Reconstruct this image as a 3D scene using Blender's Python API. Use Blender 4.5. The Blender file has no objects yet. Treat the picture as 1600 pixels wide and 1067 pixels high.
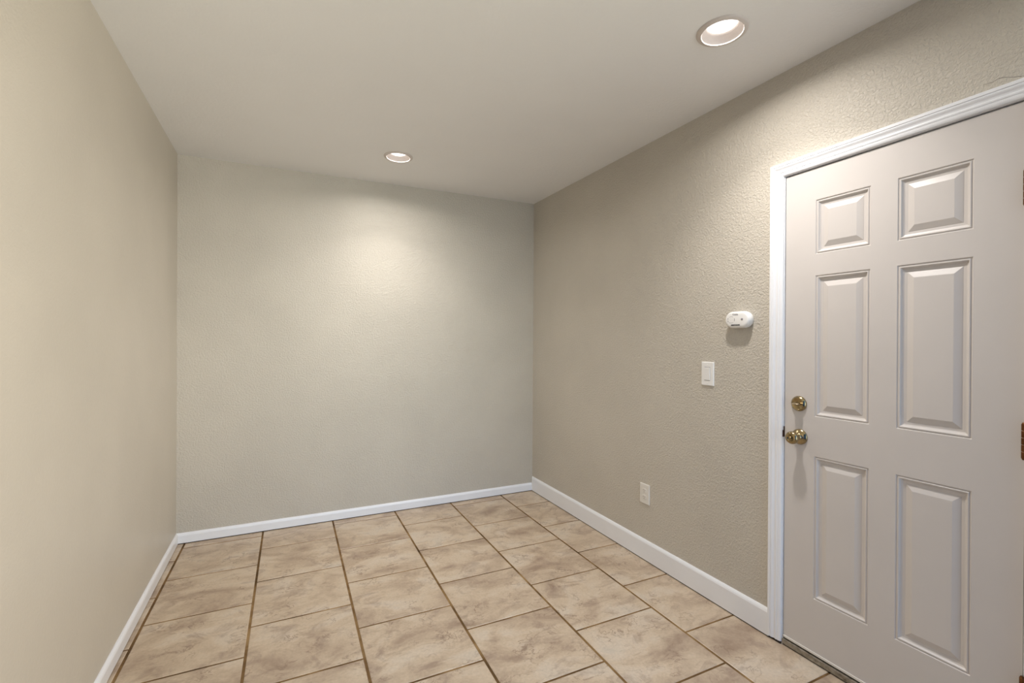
import bpy, bmesh, math, random
from mathutils import Vector, Matrix
random.seed(7)
S = bpy.context.scene
C = S.collection

# ------------------------------------------------------------------ camera, fill light, exposure
CAM = (-1.9361, -3.5666, 1.3081)
F_PX = 724.5
YAW, PITCH, ROLL = math.radians(25.8883), math.radians(-0.1365), math.radians(0.321)
fw = Vector((math.sin(YAW), math.cos(YAW), 0)); rt = Vector((math.cos(YAW), -math.sin(YAW), 0)); up = Vector((0, 0, 1))
fw2 = fw*math.cos(PITCH) + up*math.sin(PITCH); up2 = up*math.cos(PITCH) - fw*math.sin(PITCH)
rt3 = rt*math.cos(ROLL) + up2*math.sin(ROLL); up3 = up2*math.cos(ROLL) - rt*math.sin(ROLL)
cam_data = bpy.data.cameras.new('camera')
cam_data.sensor_fit = 'HORIZONTAL'; cam_data.sensor_width = 36.0
cam_data.lens = F_PX/1600*36.0; cam_data.clip_start = 0.02; cam_data.clip_end = 100
cam = bpy.data.objects.new('camera', cam_data); C.objects.link(cam)
m = Matrix((rt3, up3, -fw2)).transposed().to_4x4(); m.translation = Vector(CAM)
cam.matrix_world = m
S.camera = cam

world = bpy.data.worlds.new('surround_fill'); S.world = world; world.use_nodes = True
wn = world.node_tree; bg = wn.nodes['Background']
# added fill light tuned per direction, for the unseen house and sky behind: columns left / centre / right, rows up / level / down
SKY_FILL = {'U': [(0.0, 0.0, 0.0), (0.20, 1.05, 2.6), (0.0, 0.0, 0.0)],
       'M': [(0.0, 0.10, 0.40), (2.62, 3.05, 3.25), (5.95, 5.60, 5.05)],
       'D': [(0.0, 0.0, 0.0), (0.40, 0.45, 0.50), (3.40, 3.35, 2.70)]}
def world_nodes():
    N = wn.nodes.new; L = wn.links.new
    tc = N('ShaderNodeTexCoord'); sp = N('ShaderNodeSeparateXYZ'); L(tc.outputs['Generated'], sp.inputs[0])
    h = N('ShaderNodeVectorMath'); h.operation = 'MULTIPLY'; h.inputs[1].default_value = (1, 1, 0); L(tc.outputs['Generated'], h.inputs[0])
    n = N('ShaderNodeVectorMath'); n.operation = 'NORMALIZE'; L(h.outputs[0], n.inputs[0])
    sh = N('ShaderNodeSeparateXYZ'); L(n.outputs[0], sh.inputs[0])
    def step(v, a, b):
        m = N('ShaderNodeMapRange'); m.interpolation_type = 'SMOOTHSTEP'; L(v, m.inputs['Value'])
        m.inputs['From Min'].default_value = a; m.inputs['From Max'].default_value = b; return m.outputs['Result']
    wl = step(sh.outputs['X'], -0.1, -0.6); wr = step(sh.outputs['X'], 0.1, 0.6)
    wu = step(sp.outputs['Z'], 0.15, 0.45); wd = step(sp.outputs['Z'], -0.15, -0.45)
    def mix(f, a, b):
        m = N('ShaderNodeMix'); m.data_type = 'RGBA'; L(f, m.inputs['Factor'])
        for s, v in (('A', a), ('B', b)):
            if isinstance(v, tuple): m.inputs[s].default_value = (*v, 1)
            else: L(v, m.inputs[s])
        return m.outputs['Result']
    row = {k: mix(wr, mix(wl, SKY_FILL[k][1], SKY_FILL[k][0]), SKY_FILL[k][2]) for k in 'UMD'}
    L(mix(wd, mix(wu, row['M'], row['U']), row['D']), bg.inputs['Color'])
    bg.inputs['Strength'].default_value = 1.0
world_nodes()

LAMP_COLOR = (1.0, 0.955, 0.92)
LAMP_BEAMS = (('spill', 7.5, 162), ('beam', 4.9, 112))   # name, watts, spread in degrees: wide spill and narrower beam
LAMP_FACE = 2.4              # radiance of the frosted face

S.view_settings.view_transform = 'Standard'
S.view_settings.look = 'None'
S.view_settings.gamma = 1.0
S.view_settings.use_curve_mapping = False
S.view_settings.exposure = 0.0

# ------------------------------------------------------------------ helpers
def link(o, parent=None):
    C.objects.link(o)
    if parent is not None: o.parent = parent
    return o
def obj(name, bm, mats, parent=None, smooth=False, bevel=0.0, auto=None):
    bmesh.ops.recalc_face_normals(bm, faces=bm.faces)
    me = bpy.data.meshes.new(name); bm.to_mesh(me); bm.free()
    for mt in (mats if isinstance(mats, (list, tuple)) else [mats]): me.materials.append(mt)
    o = bpy.data.objects.new(name, me); link(o, parent)
    if smooth:
        for p in me.polygons: p.use_smooth = True
        if auto is not None:
            me.set_sharp_from_angle(angle=math.radians(auto))
    if bevel > 0:
        b = o.modifiers.new('bevel', 'BEVEL'); b.width = bevel; b.segments = 2; b.limit_method = 'ANGLE'; b.angle_limit = math.radians(40)
    return o
def tag(o, label, cat, group=None, kind=None):
    o['label'] = label; o['category'] = cat
    if group: o['group'] = group
    if kind: o['kind'] = kind
    return o
def empty(name, loc, parent=None):
    o = bpy.data.objects.new(name, None); o.empty_display_size = 0.05; o.location = loc
    return link(o, parent)
def box(bm, lo, hi, mi=0):
    vs = [bm.verts.new((x, y, z)) for x in (lo[0], hi[0]) for y in (lo[1], hi[1]) for z in (lo[2], hi[2])]
    for q in ((0,1,3,2),(4,6,7,5),(0,4,5,1),(2,3,7,6),(0,2,6,4),(1,5,7,3)):
        f = bm.faces.new([vs[i] for i in q]); f.material_index = mi
    return bm
def hexa(bm, base, top, mi=0):
    """prism from a base ring and a top ring of points"""
    a = [bm.verts.new(p) for p in base]; b = [bm.verts.new(p) for p in top]; n = len(a)
    fs = [bm.faces.new(a), bm.faces.new(b[::-1])]
    for i in range(n): fs.append(bm.faces.new((a[i], b[i], b[(i+1) % n], a[(i+1) % n])))
    for f in fs: f.material_index = mi
def lathe(bm, prof, frame, n=48, cap0=True, cap1=True, mi=0):
    """prof: (axial, radius); frame: 4x4, axis = local z"""
    rings = []
    for a, r in prof:
        if r < 1e-6: rings.append([bm.verts.new(frame @ Vector((0, 0, a)))])
        else: rings.append([bm.verts.new(frame @ Vector((r*math.cos(2*math.pi*i/n), r*math.sin(2*math.pi*i/n), a))) for i in range(n)])
    fs = []
    for A, B in zip(rings, rings[1:]):
        for i in range(n):
            j = (i+1) % n
            if len(A) == 1 and len(B) == 1: continue
            if len(A) == 1: fs.append(bm.faces.new((A[0], B[i], B[j])))
            elif len(B) == 1: fs.append(bm.faces.new((A[i], A[j], B[0])))
            else: fs.append(bm.faces.new((A[i], A[j], B[j], B[i])))
    if cap0 and len(rings[0]) > 1: fs.append(bm.faces.new(rings[0][::-1]))
    if cap1 and len(rings[-1]) > 1: fs.append(bm.faces.new(rings[-1]))
    for f in fs: f.material_index = mi
    return bm
def sweep(bm, prof, stations, mi=0):
    """closed profile carried through stations: each a function p -> point; ends capped"""
    rings = [[bm.verts.new(st(p)) for p in prof] for st in stations]
    n = len(prof); fs = []
    for A, B in zip(rings, rings[1:]):
        for i in range(n):
            j = (i+1) % n
            fs.append(bm.faces.new((A[i], A[j], B[j], B[i])))
    fs.append(bm.faces.new(rings[0][::-1])); fs.append(bm.faces.new(rings[-1]))
    for f in fs: f.material_index = mi

# ------------------------------------------------------------------ materials
def mat(name, color, rough=0.5, metal=0.0, spec=0.5):
    m = bpy.data.materials.new(name); m.use_nodes = True
    b = m.node_tree.nodes['Principled BSDF']
    b.inputs['Base Color'].default_value = (*color, 1); b.inputs['Roughness'].default_value = rough
    b.inputs['Metallic'].default_value = metal; b.inputs['Specular IOR Level'].default_value = spec
    return m
def nodes(m):
    nt = m.node_tree
    return nt, nt.nodes['Principled BSDF'], (lambda t: nt.nodes.new(t)), nt.links.new
def noise(nt, vec, scale, detail=2.0, rough=0.5, dist=0.0):
    n = nt.nodes.new('ShaderNodeTexNoise'); n.inputs['Scale'].default_value = scale
    n.inputs['Detail'].default_value = detail; n.inputs['Roughness'].default_value = rough; n.inputs['Distortion'].default_value = dist
    if vec is not None: nt.links.new(vec, n.inputs['Vector'])
    return n
def ramp(nt, fac, stops):
    r = nt.nodes.new('ShaderNodeValToRGB'); nt.links.new(fac, r.inputs['Fac'])
    e = r.color_ramp.elements
    while len(e) < len(stops): e.new(0.5)
    for el, (p, c) in zip(e, stops):
        el.position = p; el.color = (*c, 1) if len(c) == 3 else c
    return r

def plaster(name, color, bump=0.5, rough=0.42, scale=85.0, spec=0.35, vary=0.03):
    """orange-peel painted drywall"""
    m = mat(name, color, rough, 0, spec); nt, b, N, L = nodes(m)
    tc = N('ShaderNodeTexCoord')
    a = noise(nt, tc.outputs['Object'], scale, 3.0, 0.55, 0.6)
    ra = ramp(nt, a.outputs['Fac'], [(0.38, (0, 0, 0)), (0.68, (1, 1, 1))])
    c = noise(nt, tc.outputs['Object'], scale*3.1, 2.0)
    g = noise(nt, tc.outputs['Object'], 2.2, 3.0)
    add = N('ShaderNodeMath'); add.operation = 'MULTIPLY_ADD'; L(c.outputs['Fac'], add.inputs[0]); add.inputs[1].default_value = 0.25; L(ra.outputs['Color'], add.inputs[2])
    bp = N('ShaderNodeBump'); bp.inputs['Strength'].default_value = bump; bp.inputs['Distance'].default_value = 0.0020
    L(add.outputs[0], bp.inputs['Height']); L(bp.outputs['Normal'], b.inputs['Normal'])
    lo = tuple(x*(1-vary) for x in color); hi = tuple(x*(1+vary) for x in color)
    rc = ramp(nt, g.outputs['Fac'], [(0.35, lo), (0.65, hi)]); L(rc.outputs['Color'], b.inputs['Base Color'])
    return m

M_WALL = plaster('painted wall', (0.560, 0.516, 0.440), 0.9, scale=105.0)
M_WALL_L = plaster('painted wall smooth', (0.560, 0.516, 0.440), 0.22)
M_CEIL = plaster('painted ceiling', (0.84, 0.835, 0.83), 0.22, 0.7, 60.0, 0.2, 0.01)

def painted(name, color, rough=0.35, bump=0.04, scale=140):
    m = mat(name, color, rough, 0, 0.45); nt, b, N, L = nodes(m)
    tc = N('ShaderNodeTexCoord'); a = noise(nt, tc.outputs['Object'], scale, 3.0)
    bp = N('ShaderNodeBump'); bp.inputs['Strength'].default_value = bump; bp.inputs['Distance'].default_value = 0.001
    L(a.outputs['Fac'], bp.inputs['Height']); L(bp.outputs['Normal'], b.inputs['Normal'])
    g = noise(nt, tc.outputs['Object'], 6.0, 3.0)
    rc = ramp(nt, g.outputs['Fac'], [(0.3, tuple(x*0.97 for x in color)), (0.7, color)]); L(rc.outputs['Color'], b.inputs['Base Color'])
    return m
M_TRIM = painted('white trim paint', (0.845, 0.852, 0.87), 0.3)
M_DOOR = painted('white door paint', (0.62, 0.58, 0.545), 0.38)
M_PLASTIC = painted('white plastic', (0.82, 0.81, 0.78), 0.35, 0.0)
M_IVORY = painted('off white plastic', (0.74, 0.71, 0.65), 0.4, 0.0)
M_GAP = mat('gap shade and crack', (0.035, 0.025, 0.018), 0.9)  # painted shade for gaps; also colours the wall crack and release hole
M_DARKTXT = mat('dark print', (0.03, 0.03, 0.035), 0.5)
M_GREYTXT = mat('grey print', (0.30, 0.28, 0.29), 0.5)
M_SLOT = mat('dark slot', (0.10, 0.09, 0.10), 0.7)
M_LIGHTTRIM = painted('white light trim', (0.64, 0.58, 0.54), 0.45, 0.0)

def brass(name, color, rough):
    m = mat(name, color, rough, 1.0); nt, b, N, L = nodes(m)
    tc = N('ShaderNodeTexCoord'); a = noise(nt, tc.outputs['Object'], 60, 4.0)
    rc = ramp(nt, a.outputs['Fac'], [(0.3, tuple(x*0.6 for x in color)), (0.7, color)]); L(rc.outputs['Color'], b.inputs['Base Color'])
    return m
M_BRASS = brass('antique brass', (0.46, 0.36, 0.20), 0.22)
M_BRASS_L = brass('worn brass', (0.66, 0.56, 0.40), 0.30)
M_BRONZE = brass('brown bronze', (0.20, 0.085, 0.035), 0.35)
M_STRIKE = brass('dark strike metal', (0.10, 0.06, 0.055), 0.4)

def wood_threshold():
    m = mat('worn threshold', (0.22, 0.19, 0.15), 0.5); nt, b, N, L = nodes(m)
    tc = N('ShaderNodeTexCoord'); a = noise(nt, tc.outputs['Object'], 40, 5.0, 0.6)
    rc = ramp(nt, a.outputs['Fac'], [(0.3, (0.10, 0.075, 0.05)), (0.5, (0.27, 0.23, 0.17)), (0.75, (0.40, 0.36, 0.29))]); L(rc.outputs['Color'], b.inputs['Base Color'])
    return m
M_THRESH = wood_threshold()

def emitter():
    m = mat('lamp diffuser', (0.9, 0.9, 0.9), 0.5); nt, b, N, L = nodes(m)
    b.inputs['Emission Color'].default_value = (1.0, 0.95, 0.92, 1); b.inputs['Emission Strength'].default_value = LAMP_FACE
    return m
M_LAMP = emitter()

def tile_material():
    m = mat('glazed stone look tile', (0.5, 0.4, 0.3), 0.34, 0, 0.45); nt, b, N, L = nodes(m)
    uv = N('ShaderNodeUVMap'); uv.uv_map = 'tile'
    mp = N('ShaderNodeMapping'); mp.inputs['Rotation'].default_value = (0, 0, 0.30); mp.inputs['Scale'].default_value = (1.0, 1.45, 1.0); L(uv.outputs['UV'], mp.inputs['Vector'])
    big = noise(nt, mp.outputs['Vector'], 3.6, 7.0, 0.60, 0.5)
    base = ramp(nt, big.outputs['Fac'], [(0.30, (0.355, 0.258, 0.185)), (0.42, (0.48, 0.37, 0.27)), (0.52, (0.585, 0.468, 0.345)), (0.62, (0.625, 0.525, 0.415)), (0.76, (0.55, 0.48, 0.395))])
    # brown travertine clouds with ragged edges
    bl = noise(nt, mp.outputs['Vector'], 6.5, 9.0, 0.68, 0.8)
    blr = ramp(nt, bl.outputs['Fac'], [(0.52, (0, 0, 0)), (0.60, (0.45, 0.45, 0.45)), (0.74, (1, 1, 1))])
    mx = N('ShaderNodeMix'); mx.data_type = 'RGBA'; mx.inputs['B'].default_value = (0.285, 0.200, 0.152, 1)
    ml = N('ShaderNodeMath'); ml.operation = 'MULTIPLY'; ml.inputs[1].default_value = 0.80
    L(blr.outputs['Color'], ml.inputs[0]); L(ml.outputs[0], mx.inputs['Factor']); L(base.outputs['Color'], mx.inputs['A'])
    # crackled hairlines that follow the cloud edges
    vn = noise(nt, mp.outputs['Vector'], 9.0, 8.0, 0.62, 0.6)
    ab = N('ShaderNodeMath'); ab.operation = 'SUBTRACT'; L(vn.outputs['Fac'], ab.inputs[0]); ab.inputs[1].default_value = 0.54
    ab2 = N('ShaderNodeMath'); ab2.operation = 'ABSOLUTE'; L(ab.outputs[0], ab2.inputs[0])
    vr = ramp(nt, ab2.outputs[0], [(0.0, (1, 1, 1)), (0.020, (0, 0, 0))])
    msk = noise(nt, uv.outputs['UV'], 6.0, 3.0); mr = ramp(nt, msk.outputs['Fac'], [(0.47, (0, 0, 0)), (0.60, (1, 1, 1))])
    vm = N('ShaderNodeMath'); vm.operation = 'MULTIPLY'; L(vr.outputs['Color'], vm.inputs[0]); L(mr.outputs['Color'], vm.inputs[1])
    vm2 = N('ShaderNodeMath'); vm2.operation = 'MULTIPLY'; vm2.inputs[1].default_value = 0.78; L(vm.outputs[0], vm2.inputs[0])
    mx2 = N('ShaderNodeMix'); mx2.data_type = 'RGBA'; mx2.inputs['B'].default_value = (0.235, 0.155, 0.11, 1)
    L(vm2.outputs[0], mx2.inputs['Factor']); L(mx.outputs['Result'], mx2.inputs['A'])
    # fine grain
    fg = noise(nt, uv.outputs['UV'], 90.0, 3.0)
    fr = ramp(nt, fg.outputs['Fac'], [(0.3, (0.90, 0.885, 0.85)), (0.7, (1.02, 1.005, 0.97))])
    mx3 = N('ShaderNodeMix'); mx3.data_type = 'RGBA'; mx3.blend_type = 'MULTIPLY'; mx3.inputs['Factor'].default_value = 1.0
    L(mx2.outputs['Result'], mx3.inputs['A']); L(fr.outputs['Color'], mx3.inputs['B'])
    L(mx3.outputs['Result'], b.inputs['Base Color'])
    bp = N('ShaderNodeBump'); bp.inputs['Strength'].default_value = 0.15; bp.inputs['Distance'].default_value = 0.002
    L(big.outputs['Fac'], bp.inputs['Height']); L(bp.outputs['Normal'], b.inputs['Normal'])
    return m
M_TILE = tile_material()
def grout_material():
    m = mat('brown grout', (0.2, 0.12, 0.05), 0.85, 0, 0.2); nt, b, N, L = nodes(m)
    tc = N('ShaderNodeTexCoord'); a = noise(nt, tc.outputs['Object'], 5.0, 4.0, 0.6)
    rc = ramp(nt, a.outputs['Fac'], [(0.34, (0.075, 0.042, 0.016)), (0.5, (0.18, 0.102, 0.040)), (0.68, (0.34, 0.215, 0.095))]); L(rc.outputs['Color'], b.inputs['Base Color'])
    return m
M_GROUT = grout_material()

# ------------------------------------------------------------------ room shell
H = 2.5
W = 2.5657; YB = 0.0118; HL = 2.4769
TH = math.radians(0.3527)            # the left wall is slightly out of square
Y_END = -3.45                        # where this nook opens to the daylit room behind
Y_FAR = -3.95
Y_END_R = -3.17                      # end of the right wall, just past the door
def left_x(y): return -W + math.tan(TH)*(YB - y)
def ceil_z(x, y):
    zr = H + 0.0097*y; zl = HL - 0.0034*y
    s = min(1.0, max(0.0, -x/W)); return zr*(1-s) + zl*s
def back_y(x): return YB*min(1, max(0, -x/W))

GA = math.radians(-0.3333)
TW, L5, P = 0.4426, -0.3065, 0.4326
Y0, Y1 = -0.0904, -0.3067
ca, sa = math.cos(GA), math.sin(GA)
def g2(a, b, z=0.0): return Vector((a*ca - b*sa, a*sa + b*ca, z))

def build_floor():
    bm = bmesh.new(); uvl = bm.loops.layers.uv.new('tile')
    # slab with the grout surface on top, a hair below the tile faces
    box(bm, (-2.9, Y_FAR, -0.12), (0.6, 0.2, -0.0016), 1)
    gx, gy = 0.0112, 0.0088
    edges = [L5 - (5-i)*TW for i in range(5, 0, -1)] + [-2.5185]        # L5 .. L1, then the first line by the left wall
    lines = [L5 + 3*TW, L5 + 2*TW, L5 + TW] + edges + [-2.5185 - TW*(k+1) for k in range(5)]
    for ci in range(len(lines)-1):
        xr, xl_ = lines[ci], lines[ci+1]
        # which half-offset: the strip right of L5 uses Y1, next column Y0, ...
        n_right = ci - 2                                               # 0 for the column between L5+TW and L5
        off = Y1 if n_right % 2 == 0 else Y0
        if n_right == 6: off = -0.265
        k = -2
        while True:
            ya = off - k*P; yb = ya - P; k += 1
            if yb < Y_FAR: break
            if ya > 0.18: ya = 0.18
            if yb > 0.1: continue
            a0, a1 = xl_ + gx/2, xr - gx/2; b0, b1 = yb + gy/2, ya - gy/2
            if a1 - a0 < 0.01: continue
            ch = 0.0022
            pts_t = [g2(a0+ch, b0+ch), g2(a1-ch, b0+ch), g2(a1-ch, b1-ch), g2(a0+ch, b1-ch)]
            pts_b = [g2(a0, b0, -0.0016), g2(a1, b0, -0.0016), g2(a1, b1, -0.0016), g2(a0, b1, -0.0016)]
            vt = [bm.verts.new(p) for p in pts_t]; vb = [bm.verts.new(p) for p in pts_b]
            ou, ov = random.uniform(0, 40), random.uniform(0, 40)
            ref = {v: (pp.x - a0 + ou, pp.y - b0 + ov) for v, pp in list(zip(vt, pts_t)) + list(zip(vb, pts_b))}
            fs = [bm.faces.new(vt)]
            for i in range(4): fs.append(bm.faces.new((vt[i], vb[i], vb[(i+1) % 4], vt[(i+1) % 4])))
            for f in fs:
                for lp in f.loops: lp[uvl].uv = ref[lp.vert]
    o = obj('floor', bm, [M_TILE, M_GROUT])
    return tag(o, 'beige stone-look ceramic tile floor with brown grout lines', 'floor', kind='structure')
build_floor()

def build_ceiling(holes):
    bm = bmesh.new()
    def loop(pts):
        vs = [bm.verts.new((x, y, ceil_z(x, y))) for x, y in pts]
        return [bm.edges.new((vs[i], vs[(i+1) % len(vs)])) for i in range(len(vs))]
    es = loop([(0.6, 0.15), (0.0, 0.15), (-W, 0.15), (-2.9, 0.15), (-2.9, Y_FAR), (-W, Y_FAR), (0.0, Y_FAR), (0.6, Y_FAR)])
    for cx, cy, r in holes:
        es += loop([(cx + r*math.cos(2*math.pi*i/48), cy + r*math.sin(2*math.pi*i/48)) for i in range(48)])
    bmesh.ops.triangle_fill(bm, use_beauty=True, use_dissolve=False, edges=es)
    ret = bmesh.ops.extrude_face_region(bm, geom=list(bm.faces))
    for v in [g for g in ret['geom'] if isinstance(g, bmesh.types.BMVert)]: v.co.z += 0.14
    o = obj('ceiling', bm, M_CEIL)
    return tag(o, 'flat off-white textured ceiling with two recessed lights', 'ceiling', kind='structure')
LIGHTS = [(-0.4632, -2.3336), (-1.2952, -0.5551)]
build_ceiling([(x, y, 0.0775) for x, y in LIGHTS])

def wall_poly(name, pts, mt, label):
    """pts: ring of (x, y) on plan; each corner runs from below the floor line to above the ceiling line"""
    bm = bmesh.new()
    hexa(bm, [(x, y, -0.05) for x, y in pts], [(x, y, ceil_z(x, y) + 0.05) for x, y in pts])
    o = obj(name, bm, mt); return tag(o, label, 'wall', kind='structure')
wall_poly('wall_back', [(0.0, 0.0), (-W, YB), (-W-0.12, YB), (-W-0.12, 0.14), (0.12, 0.14), (0.12, 0.0)], M_WALL, 'beige textured back wall lit by a ceiling light')
wall_poly('wall_left', [(-W, YB), (left_x(Y_END), Y_END), (left_x(Y_END)-0.12, Y_END), (-W-0.12, YB)], M_WALL_L, 'warm beige left wall without any fittings')
# right wall with the door opening
D_Y0, D_Y1, D_ZT = -2.2785, -3.003, 2.0165         # slab edges, slab top
OP0, OP1, OPZ = D_Y0 + 0.016, D_Y1 - 0.020, D_ZT + 0.016
def right_wall():
    bm = bmesh.new(); t = 0.12
    zt = lambda y: ceil_z(0, y) + 0.05
    def piece(ya, yb, z0, z1a, z1b):
        hexa(bm, [(0, ya, z0), (t, ya, z0), (t, yb, z0), (0, yb, z0)], [(0, ya, z1a), (t, ya, z1a), (t, yb, z1b), (0, yb, z1b)])
    piece(0.0, OP0, -0.05, OPZ, OPZ); piece(OP1, Y_END_R, -0.05, OPZ, OPZ); piece(0.0, Y_END_R, OPZ, zt(0), zt(Y_END_R))
    bmesh.ops.remove_doubles(bm, verts=bm.verts, dist=1e-5)
    o = obj('wall_right', bm, M_WALL); return tag(o, 'beige textured right wall around the white door', 'wall', kind='structure')
right_wall()

def wall_crack():
    """hairline crack in the paint above the door casing"""
    P_ = [(-2.9090, 2.1068), (-2.9210, 2.1058), (-2.9290, 2.1041), (-2.9380, 2.1078), (-2.9447, 2.1089), (-2.9564, 2.1062), (-2.9660, 2.1012), (-2.9769, 2.0966), (-2.9880, 2.0925), (-3.0000, 2.0885), (-3.0200, 2.0850)]
    bm = bmesh.new(); n = len(P_)
    wid = [0.0001 + 0.0009*math.sin(math.pi*min(1, (i+0.3)/4)/2)*(0.7 + 0.3*((i*7) % 3)/2) for i in range(n)]
    a = [bm.verts.new((-0.0004, y, z + w/2)) for (y, z), w in zip(P_, wid)]; b = [bm.verts.new((-0.0004, y, z - w/2)) for (y, z), w in zip(P_, wid)]
    c = [bm.verts.new((0.001, y, z)) for y, z in P_]
    for i in range(n-1):
        bm.faces.new((a[i], a[i+1], b[i+1], b[i])); bm.faces.new((a[i], c[i], c[i+1], a[i+1])); bm.faces.new((b[i], b[i+1], c[i+1], c[i]))
    o = obj('crack', bm, M_GAP, bpy.data.objects['wall_right']); o['label'] = 'hairline crack in the paint'
wall_crack()

# ------------------------------------------------------------------ baseboards
def base_profile(h, t):
    return [(0.0, 0.0055), (t, 0.0055), (t, h-0.016), (t*0.80, h-0.008), (t*0.42, h-0.001), (t*0.30, h), (0.0, h)]
def base_run(name, p0, p1, nrm, h, t, m0, m1, label):
    """p0,p1 on the wall face; m0/m1: how the ends lean (mitre) along the run per unit of thickness"""
    bm = bmesh.new(); p0 = Vector((*p0, 0)); p1 = Vector((*p1, 0)); d = (p1-p0).normalized(); n = Vector((*nrm, 0))
    f = lambda p, mm, s: (lambda q: p + n*q[0] + d*(s*mm*q[0]) + Vector((0, 0, q[1])))
    sweep(bm, base_profile(h, t), [f(p0, m0, 1), f(p1, m1, -1)])
    dark = [(0.0, 0.0), (t*0.8, 0.0), (t*0.8, 0.006), (0.0, 0.006)]  # recessed dark strip, painted shade in the gap below the board
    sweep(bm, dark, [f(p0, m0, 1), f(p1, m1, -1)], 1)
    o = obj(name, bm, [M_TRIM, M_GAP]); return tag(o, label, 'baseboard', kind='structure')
tb = 0.013
base_run('baseboard_back', (-W, YB), (0, 0), (0, -1), 0.068, tb, 1, 1, 'low white baseboard along the back wall')
base_run('baseboard_right', (0, 0), (0, -2.2195), (-1, 0), 0.122, tb, 1, 0, 'tall white baseboard on the right wall ending at the door casing')
base_run('baseboard_left', (left_x(Y_END), Y_END), (-W, YB), (1, 0), 0.068, tb, 0, 1, 'low white baseboard along the left wall')

# ------------------------------------------------------------------ door frame (casing, jamb, threshold)
CO, CI = -2.2165, -2.2735            # outer / inner edge of the left casing leg
cw = CO - CI
prof = [(0.000, 0.000), (0.000, 0.0150), (0.0015, 0.0165), (0.0105, 0.0165), (0.0120, 0.0140), (0.0135, 0.0140), (0.0160, 0.0162),
        (0.0200, 0.0150), (0.0260, 0.0112), (0.0310, 0.0098), (0.0330, 0.0122), (0.0360, 0.0128), (0.0400, 0.0118), (0.0415, 0.0100), (0.0430, 0.0112),
        (0.0490, 0.0105), (0.0540, 0.0085), (0.0565, 0.0060), (cw, 0.0030), (cw, 0.000)]
CZ_O, CZ_I = 2.0795, 2.0795 - cw
CO2 = D_Y1 - 0.006 - cw              # outer edge of the right leg
def casing():
    bm = bmesh.new()
    # u = distance from the outer edge, h = height off the wall
    leg0 = lambda z: (lambda q: Vector((-q[1], CO - q[0], z)))
    mit0 = lambda q: Vector((-q[1], CO - q[0], CZ_O - q[0]))
    mit1 = lambda q: Vector((-q[1], CO2 + q[0], CZ_O - q[0]))
    leg1 = lambda q: Vector((-q[1], CO2 + q[0], 0.011))
    sweep(bm, prof, [leg0(0.011), mit0, mit1, leg1])
    # dark block painted as shade in the void under each leg
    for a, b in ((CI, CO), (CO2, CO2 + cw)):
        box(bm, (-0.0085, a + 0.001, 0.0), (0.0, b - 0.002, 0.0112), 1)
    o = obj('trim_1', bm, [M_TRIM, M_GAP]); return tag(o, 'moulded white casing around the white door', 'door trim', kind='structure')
casing()
def jamb():
    bm = bmesh.new()
    y0, y1, zt = D_Y0 + 0.0025, D_Y1 - 0.0025, D_ZT + 0.0045
    box(bm, (0.0005, y0, 0.0), (0.118, y0 + 0.0130, zt + 0.0125)); box(bm, (0.0005, y1 - 0.0165, 0.0), (0.118, y1, zt + 0.0125)); box(bm, (0.0005, y1, zt), (0.118, y0, zt + 0.0125))
    # stops behind the slab
    box(bm, (0.050, y0 - 0.010, 0.031), (0.062, y0, zt)); box(bm, (0.050, y1, 0.031), (0.062, y1 + 0.010, zt)); box(bm, (0.050, y1 + 0.010, zt - 0.010), (0.062, y0 - 0.010, zt))
    o = obj('trim_2', bm, M_TRIM); tag(o, 'white door jamb lining the doorway', 'door jamb', kind='structure')
    sp = bmesh.new(); box(sp, (-0.004, y0 - 0.0015, 0.898), (0.020, y0 + 0.004, 0.927)); box(sp, (-0.002, y0 - 0.0022, 0.927), (0.020, y0 - 0.0002, 0.944))
    s = obj('strike_plate', sp, M_STRIKE, o, bevel=0.0006); s['label'] = 'dark metal strike plate'
jamb()
def threshold():
    bm = bmesh.new()
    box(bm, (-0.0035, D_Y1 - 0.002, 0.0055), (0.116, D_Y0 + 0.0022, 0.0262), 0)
    box(bm, (0.006, D_Y1 - 0.002, 0.0262), (0.060, D_Y0 + 0.0022, 0.0338), 1)  # dark strip painted as the shade line below the sweep
    box(bm, (0.001, D_Y1 - 0.002, 0.0), (0.116, D_Y0 + 0.0022, 0.0055), 1)  # dark strip painted as the shade line under the threshold
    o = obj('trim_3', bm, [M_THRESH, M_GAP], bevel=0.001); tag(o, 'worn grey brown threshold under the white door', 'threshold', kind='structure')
threshold()

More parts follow.
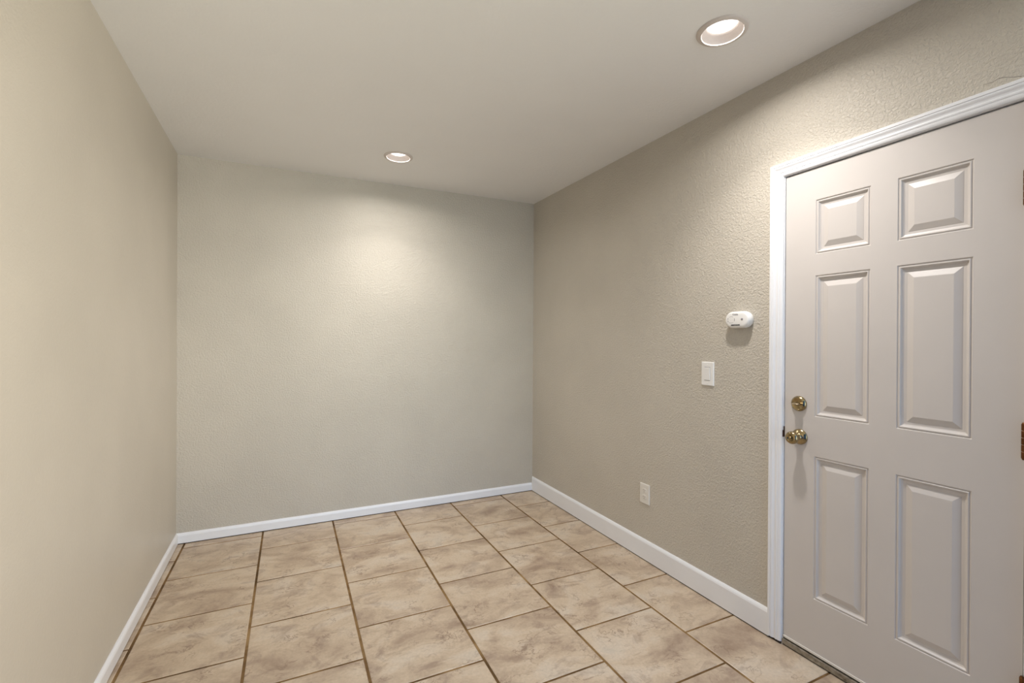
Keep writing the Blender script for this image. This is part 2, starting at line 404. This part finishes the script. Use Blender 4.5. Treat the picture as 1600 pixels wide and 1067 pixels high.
# ------------------------------------------------------------------ door
DX = 0.0035
def door():
    bm = bmesh.new(); zb = 0.041; th = 0.044
    ys = [D_Y0, -2.4035, -2.6010, -2.6855, -2.8875, D_Y1]
    zs = [zb, 0.2585, 0.8420, 1.0045, 1.5800, 1.6670, 1.8880, D_ZT]
    V = {}
    def v(y, z, d=0.0):
        k = (round(y, 5), round(z, 5), round(d, 5))
        if k not in V: V[k] = bm.verts.new((DX + d, y, z))
        return V[k]
    steps = [(0.0, 0.0), (0.0022, 0.0032), (0.0045, 0.0036), (0.0072, 0.0008), (0.0098, 0.0012), (0.0135, 0.0066), (0.0180, 0.0092), (0.0255, 0.0098), (0.0268, 0.0100), (0.0280, 0.0092), (0.0460, 0.0022), (0.0480, 0.0016)]
    for i in range(5):
        for j in range(7):
            ya, yb, z0, z1 = ys[i], ys[i+1], zs[j], zs[j+1]
            if i in (1, 3) and j in (1, 3, 5):
                rings = [[v(ya-s, z0+s, d), v(yb+s, z0+s, d), v(yb+s, z1-s, d), v(ya-s, z1-s, d)] for s, d in steps]
                for A, B in zip(rings, rings[1:]):
                    for k in range(4): bm.faces.new((A[k], A[(k+1) % 4], B[(k+1) % 4], B[k]))
                bm.faces.new(rings[-1])
            else:
                bm.faces.new((v(ya, z0), v(yb, z0), v(yb, z1), v(ya, z1)))
    # sides and back
    bk = [bm.verts.new((DX+th, y, z)) for y, z in ((D_Y0, zb), (D_Y1, zb), (D_Y1, D_ZT), (D_Y0, D_ZT))]
    bm.faces.new(bk)
    bm.faces.new([v(y, zb) for y in ys] + [bk[1], bk[0]])
    bm.faces.new([v(y, D_ZT) for y in ys] + [bk[2], bk[3]])
    bm.faces.new([v(D_Y0, z) for z in zs] + [bk[3], bk[0]])
    bm.faces.new([v(D_Y1, z) for z in zs] + [bk[2], bk[1]])
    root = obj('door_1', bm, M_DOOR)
    tag(root, 'white six-panel entry door with antique brass knob and deadbolt', 'door', kind='structure')
    sw = bmesh.new(); box(sw, (DX - 0.004, D_Y1 + 0.001, 0.0342), (DX + 0.030, D_Y0 - 0.001, 0.0430))
    s = obj('door_sweep', sw, M_IVORY, root, bevel=0.0006); s['label'] = 'pale sweep strip along the door bottom'
    # brass hardware; local z of the frame points into the room (-x)
    def frame(y, z):
        return Matrix(((0, 0, -1, DX), (1, 0, 0, y), (0, 1, 0, z), (0, 0, 0, 1)))
    fr = frame(-2.3440, 0.9105)
    k = bmesh.new()
    lathe(k, [(0.026, 0.0115), (0.032, 0.0125), (0.036, 0.0175), (0.042, 0.0235), (0.049, 0.0262), (0.056, 0.0258), (0.061, 0.0228), (0.0635, 0.0180), (0.0640, 0.0135), (0.0625, 0.0115), (0.0610, 0.0100), (0.0605, 0.0)], fr)
    kn = obj('door_knob', k, M_BRASS, root, True, auto=40); kn['label'] = 'antique brass door knob'
    r = bmesh.new(); lathe(r, [(0.0, 0.0325), (0.003, 0.0325), (0.005, 0.0315), (0.009, 0.0270), (0.0125, 0.0200), (0.015, 0.0150), (0.022, 0.0130), (0.0262, 0.0128)], fr)
    obj('rosette', r, M_BRASS, kn, True, auto=50)
    bt = bmesh.new(); lathe(bt, [(0.0604, 0.0062), (0.0650, 0.0062), (0.0668, 0.0045), (0.0672, 0.0)], fr, 24)
    b_ = obj('lock_button', bt, M_BRASS, kn, True, auto=40)
    ph = bmesh.new(); lathe(ph, [(0.0, 0.0022), (0.0, 0.0)], fr @ Matrix.Translation((-0.0190, 0.0, 0.0126)), 16)
    lathe(ph, [(0.0, 0.0022), (0.0014, 0.0022), (0.0014, 0.0)], fr @ Matrix.Translation((-0.0190, 0.0, 0.0120)), 16)
    obj('release_hole', ph, M_GAP, kn)
    fd = frame(-2.3405, 1.0490)
    d = bmesh.new(); lathe(d, [(0.0, 0.0320), (0.004, 0.0320), (0.007, 0.0305), (0.011, 0.0265), (0.0125, 0.0240), (0.0115, 0.0225), (0.0105, 0.0)], fd)
    db = obj('deadbolt', d, M_BRASS, root, True, auto=40); db['label'] = 'antique brass deadbolt'
    t = bmesh.new()
    n = 20
    def ell(a, ry, rz): return [fd @ Vector((ry*math.cos(2*math.pi*i/n) + 0.001, rz*math.sin(2*math.pi*i/n), a)) for i in range(n)]
    rings = [[t.verts.new(p) for p in ell(*q)] for q in ((0.0100, 0.0150, 0.0070), (0.0140, 0.0165, 0.0070), (0.0200, 0.0170, 0.0052), (0.0290, 0.0160, 0.0038), (0.0325, 0.0140, 0.0030), (0.0335, 0.0110, 0.0016))]
    for A, B in zip(rings, rings[1:]):
        for i in range(n): t.faces.new((A[i], A[(i+1) % n], B[(i+1) % n], B[i]))
    t.faces.new(rings[0][::-1]); t.faces.new(rings[-1])
    obj('thumb_turn', t, M_BRASS_L, db, True, auto=50)
    # butt hinges on the far edge
    for zc in (1.7620, 1.0225, 0.2830):
        h = bmesh.new(); hy = D_Y1 - 0.0012; hx = -0.0045; hl = 0.102
        for q in range(5):
            a = zc - hl/2 + q*hl/5
            lathe(h, [(a + 0.0006, 0.0050), (a + 0.0014, 0.0058), (a + hl/5 - 0.0014, 0.0058), (a + hl/5 - 0.0006, 0.0050)], Matrix.Translation((hx, hy, 0)), 20)
        for zz, s in ((zc + hl/2 - 0.001, 1), (zc - hl/2 + 0.001, -1)):
            lathe(h, [(0.0, 0.0040), (s*0.0020, 0.0050), (s*0.0045, 0.0034), (s*0.0052, 0.0)], Matrix.Translation((hx, hy, zz)), 16)
        box(h, (-0.0020, D_Y1 - 0.0010, zc - hl/2), (0.030, D_Y1 - 0.0002, zc + hl/2))
        o = obj('hinge', h, M_BRONZE, root, True, auto=35); o['label'] = 'brown bronze butt hinge'
door()

# ------------------------------------------------------------------ recessed ceiling lights
def recessed_light(x, y, label):
    z = ceil_z(x, y)
    root = empty('recessed_light', (x, y, z)); tag(root, label, 'ceiling light', 'recessed ceiling lights')
    I = Matrix.Identity(4)
    b = bmesh.new()
    lathe(b, [(0.0005, 0.0770), (-0.0005, 0.0915), (-0.0025, 0.0905), (-0.0055, 0.0850), (-0.0075, 0.0765), (-0.0075, 0.0742), (-0.0050, 0.0728), (0.0005, 0.0728)], I, 64, False, False)
    tr = obj('trim_ring', b, M_LIGHTTRIM, root, True, auto=35); tr['label'] = 'white trim ring'
    c = bmesh.new()
    lathe(c, [(-0.0030, 0.0728), (0.0, 0.0715), (0.006, 0.0700), (0.020, 0.0590), (0.026, 0.0545), (0.030, 0.0540), (0.075, 0.0540), (0.075, 0.0760), (0.0006, 0.0760)], I, 64, False, False)
    c_o = obj('reflector', c, M_LIGHTTRIM, root, True, auto=35); c_o['label'] = 'white reflector cone'
    e = bmesh.new()
    lathe(e, [(0.036, 0.0535), (0.026, 0.0525), (0.0215, 0.0450), (0.0190, 0.0300), (0.0185, 0.0)], I, 48, True, False)
    bl = obj('bulb', e, M_LAMP, root, True); bl['label'] = 'glowing frosted lamp face'
    for nm, watts, spread in LAMP_BEAMS:
        ld = bpy.data.lights.new('recessed_light_' + nm, 'AREA'); ld.shape = 'DISK'; ld.size = 0.10; ld.energy = watts; ld.color = LAMP_COLOR; ld.spread = math.radians(spread)
        lo = bpy.data.objects.new('recessed_light_' + nm, ld); lo.location = (0, 0, 0.0010); link(lo, root)
    return root
recessed_light(*LIGHTS[0], 'larger round recessed light in the ceiling near the white door')
recessed_light(*LIGHTS[1], 'smaller round recessed light in the ceiling near the back wall')

# ------------------------------------------------------------------ wall fittings on the right wall
# local frame: local x runs along the wall towards the camera (-y), local y is up, local z points into the room (-x)
def wall_frame(y, z): return Matrix(((0, 0, -1, 0), (-1, 0, 0, y), (0, 1, 0, z), (0, 0, 0, 1)))
def rrect(w, h, r, n=6):
    pts = []
    for cx, cy, a0 in ((w/2-r, h/2-r, 0), (-w/2+r, h/2-r, 90), (-w/2+r, -h/2+r, 180), (w/2-r, -h/2+r, 270)):
        for i in range(n+1):
            a = math.radians(a0 + 90*i/n); pts.append((cx + r*math.cos(a), cy + r*math.sin(a)))
    return pts
def loft(bm, rings, M, cap0=True, cap1=True, mi=0):
    R = [[bm.verts.new(M @ Vector((x, y, z))) for x, y in pts] for pts, z in rings]; n = len(R[0]); fs = []
    for A, B in zip(R, R[1:]):
        for i in range(n): fs.append(bm.faces.new((A[i], A[(i+1) % n], B[(i+1) % n], B[i])))
    if cap0: fs.append(bm.faces.new(R[0][::-1]))
    if cap1: fs.append(bm.faces.new(R[-1]))
    for f in fs: f.material_index = mi
def lettering(name, text, size, M, mt, parent, weight=0.0):
    cu = bpy.data.curves.new(name, 'FONT'); cu.body = text; cu.size = size; cu.align_x = 'CENTER'; cu.align_y = 'CENTER'; cu.extrude = 0.0003; cu.offset = weight
    tmp = bpy.data.objects.new(name + '_source', cu); C.objects.link(tmp)
    bpy.context.view_layer.update()
    me = bpy.data.meshes.new_from_object(tmp.evaluated_get(bpy.context.evaluated_depsgraph_get()))
    bpy.data.objects.remove(tmp); bpy.data.curves.remove(cu)
    me.name = name; me.transform(M); me.materials.clear(); me.materials.append(mt)
    o = bpy.data.objects.new(name, me); link(o, parent); return o
T = Matrix.Translation

def alarm():
    y, z = -2.0675, 1.4112; M = wall_frame(0, 0)
    root = empty('carbon_monoxide_alarm', (0, y, z)); tag(root, 'white oval carbon monoxide alarm on the right wall above the light switch', 'alarm')
    bw, bh = 0.131, 0.078
    sc = lambda s, dx=0: [(px*s + dx, py*s) for px, py in rrect(bw, bh, 0.0385, 12)]
    def ins(d): return rrect(bw-2*d, bh-2*d, 0.0385-d, 12)
    b = bmesh.new()
    loft(b, [(ins(0.004), 0.0), (ins(0.002), 0.004), (ins(0.0), 0.012), (ins(0.0), 0.026), (ins(0.0015), 0.032), (ins(0.004), 0.0358), (ins(0.008), 0.0378), (ins(0.013), 0.0388)], M)
    body = obj('housing', b, M_PLASTIC, root, True, auto=50)
    # round speaker grille made of arc slots
    def arc(bm, cx, cy, r0, r1, a0, a1, zt, n=14):
        ring = [(cx + r1*math.cos(math.radians(a0+(a1-a0)*i/n)), cy + r1*math.sin(math.radians(a0+(a1-a0)*i/n))) for i in range(n+1)]
        ring += [(cx + r0*math.cos(math.radians(a1+(a0-a1)*i/n)), cy + r0*math.sin(math.radians(a1+(a0-a1)*i/n))) for i in range(n+1)]
        loft(bm, [(ring, 0.0385), (ring, zt)], M)
    g = bmesh.new(); gx, gy = -0.0280, 0.0
    for a0, a1 in ((50, 130), (-130, -50)): arc(g, gx, gy, 0.0150, 0.0163, a0, a1, 0.03905)
    for a0, a1 in ((150, 178), (188, 214), (-22, 22)): arc(g, gx, gy, 0.0170, 0.0195, a0, a1, 0.03905, 6)
    go = obj('speaker_grille', g, M_GREYTXT, root); go['label'] = 'grey slots in a ring'
    bt = bmesh.new(); lathe(bt, [(0.0386, 0.0052), (0.0396, 0.0052), (0.0402, 0.0044), (0.0402, 0.0)], M @ T((0.0300, 0.0015, 0)), 24)
    o = obj('test_button', bt, M_GREYTXT, root, True, auto=40); o['label'] = 'small grey test button'
    lettering('brand_lettering', 'Kidde', 0.0125, M @ T((-0.006, 0.0245, 0.0389)), M_GREYTXT, root, 0.0003)['label'] = 'small grey lettering'
    lettering('model_lettering', 'NIGHTHAWK', 0.0078, M @ T((-0.005, -0.0255, 0.0389)), M_DARKTXT, root, 0.0006)['label'] = 'small black lettering'
alarm()

def plate_rings(w, h):
    f = lambda d: rrect(w-2*d, h-2*d, max(0.003-d*0.3, 0.0008), 4)
    return [(f(0.0), 0.0), (f(0.0), 0.0035), (f(0.0012), 0.0055), (f(0.0035), 0.0066)]
def switch():
    y, z = -1.8740, 1.1435; M = wall_frame(0, 0)
    root = empty('light_switch', (0, y, z)); tag(root, 'white rocker light switch on the right wall below the oval alarm', 'light switch')
    b = bmesh.new(); loft(b, plate_rings(0.076, 0.121), M); obj('wall_plate', b, M_PLASTIC, root, False)
    gp = bmesh.new(); loft(gp, [(rrect(0.0360, 0.0690, 0.001, 3), 0.0064), (rrect(0.0360, 0.0690, 0.001, 3), 0.0069)], M)
    o = obj('rocker_gap', gp, M_SLOT, root); o['label'] = 'dark gap around the rocker'
    r = bmesh.new()
    pts = rrect(0.0344, 0.0650, 0.001, 3)
    tilt = lambda d, z: [M @ Vector((px*(1-d), py*(1-d), z + (0.0018 if py > 0 else 0.0002))) for px, py in pts]
    A = [r.verts.new(M @ Vector((px, py, 0.0066))) for px, py in pts]; B = [r.verts.new(p) for p in tilt(0.0, 0.0080)]; D = [r.verts.new(p) for p in tilt(0.03, 0.0090)]
    n = len(pts)
    for P_, Q in ((A, B), (B, D)):
        for i in range(n): r.faces.new((P_[i], P_[(i+1) % n], Q[(i+1) % n], Q[i]))
    r.faces.new(D)
    obj('rocker', r, M_PLASTIC, root)
    for sy in (0.0465, -0.0465):
        s = bmesh.new(); lathe(s, [(0.0064, 0.0030), (0.0072, 0.0030), (0.0076, 0.0022), (0.0076, 0.0)], M @ T((0, sy, 0)), 16); obj('screw', s, M_PLASTIC, root, True, auto=40)
switch()
def outlet():
    y, z = -1.4175, 0.3935; M = wall_frame(0, 0)
    root = empty('wall_outlet', (0, y, z)); tag(root, 'off-white duplex wall outlet low on the right wall above the baseboard', 'outlet')
    b = bmesh.new(); loft(b, plate_rings(0.080, 0.119), M); obj('wall_plate', b, M_IVORY, root)
    for sy in (0.0195, -0.0195):
        r = bmesh.new()
        ring = [(max(-0.0172, min(0.0172, 0.0175*math.cos(2*math.pi*i/32)*1.25)), 0.0142*math.sin(2*math.pi*i/32)) for i in range(32)]
        loft(r, [(ring, 0.0062), (ring, 0.0078), ([(a*0.96, c*0.96) for a, c in ring], 0.0084)], M @ T((0, sy, 0)))
        ro = obj('receptacle', r, M_IVORY, root)
        s = bmesh.new()
        for sx, hh in ((-0.0064, 0.0085), (0.0064, 0.0068)):
            q = rrect(0.0024, hh, 0.0004, 2); loft(s, [(q, 0.0080), (q, 0.0087)], M @ T((sx, sy + 0.0028, 0)))
        lathe(s, [(0.0080, 0.0026), (0.0087, 0.0026), (0.0087, 0.0)], M @ T((0, sy - 0.0075, 0)), 16)
        so = obj('slots', s, M_SLOT, ro); so['label'] = 'dark slots'
    s = bmesh.new(); lathe(s, [(0.0064, 0.0030), (0.0072, 0.0030), (0.0076, 0.0022), (0.0076, 0.0)], M, 16); obj('screw', s, M_IVORY, root, True, auto=40)
outlet()
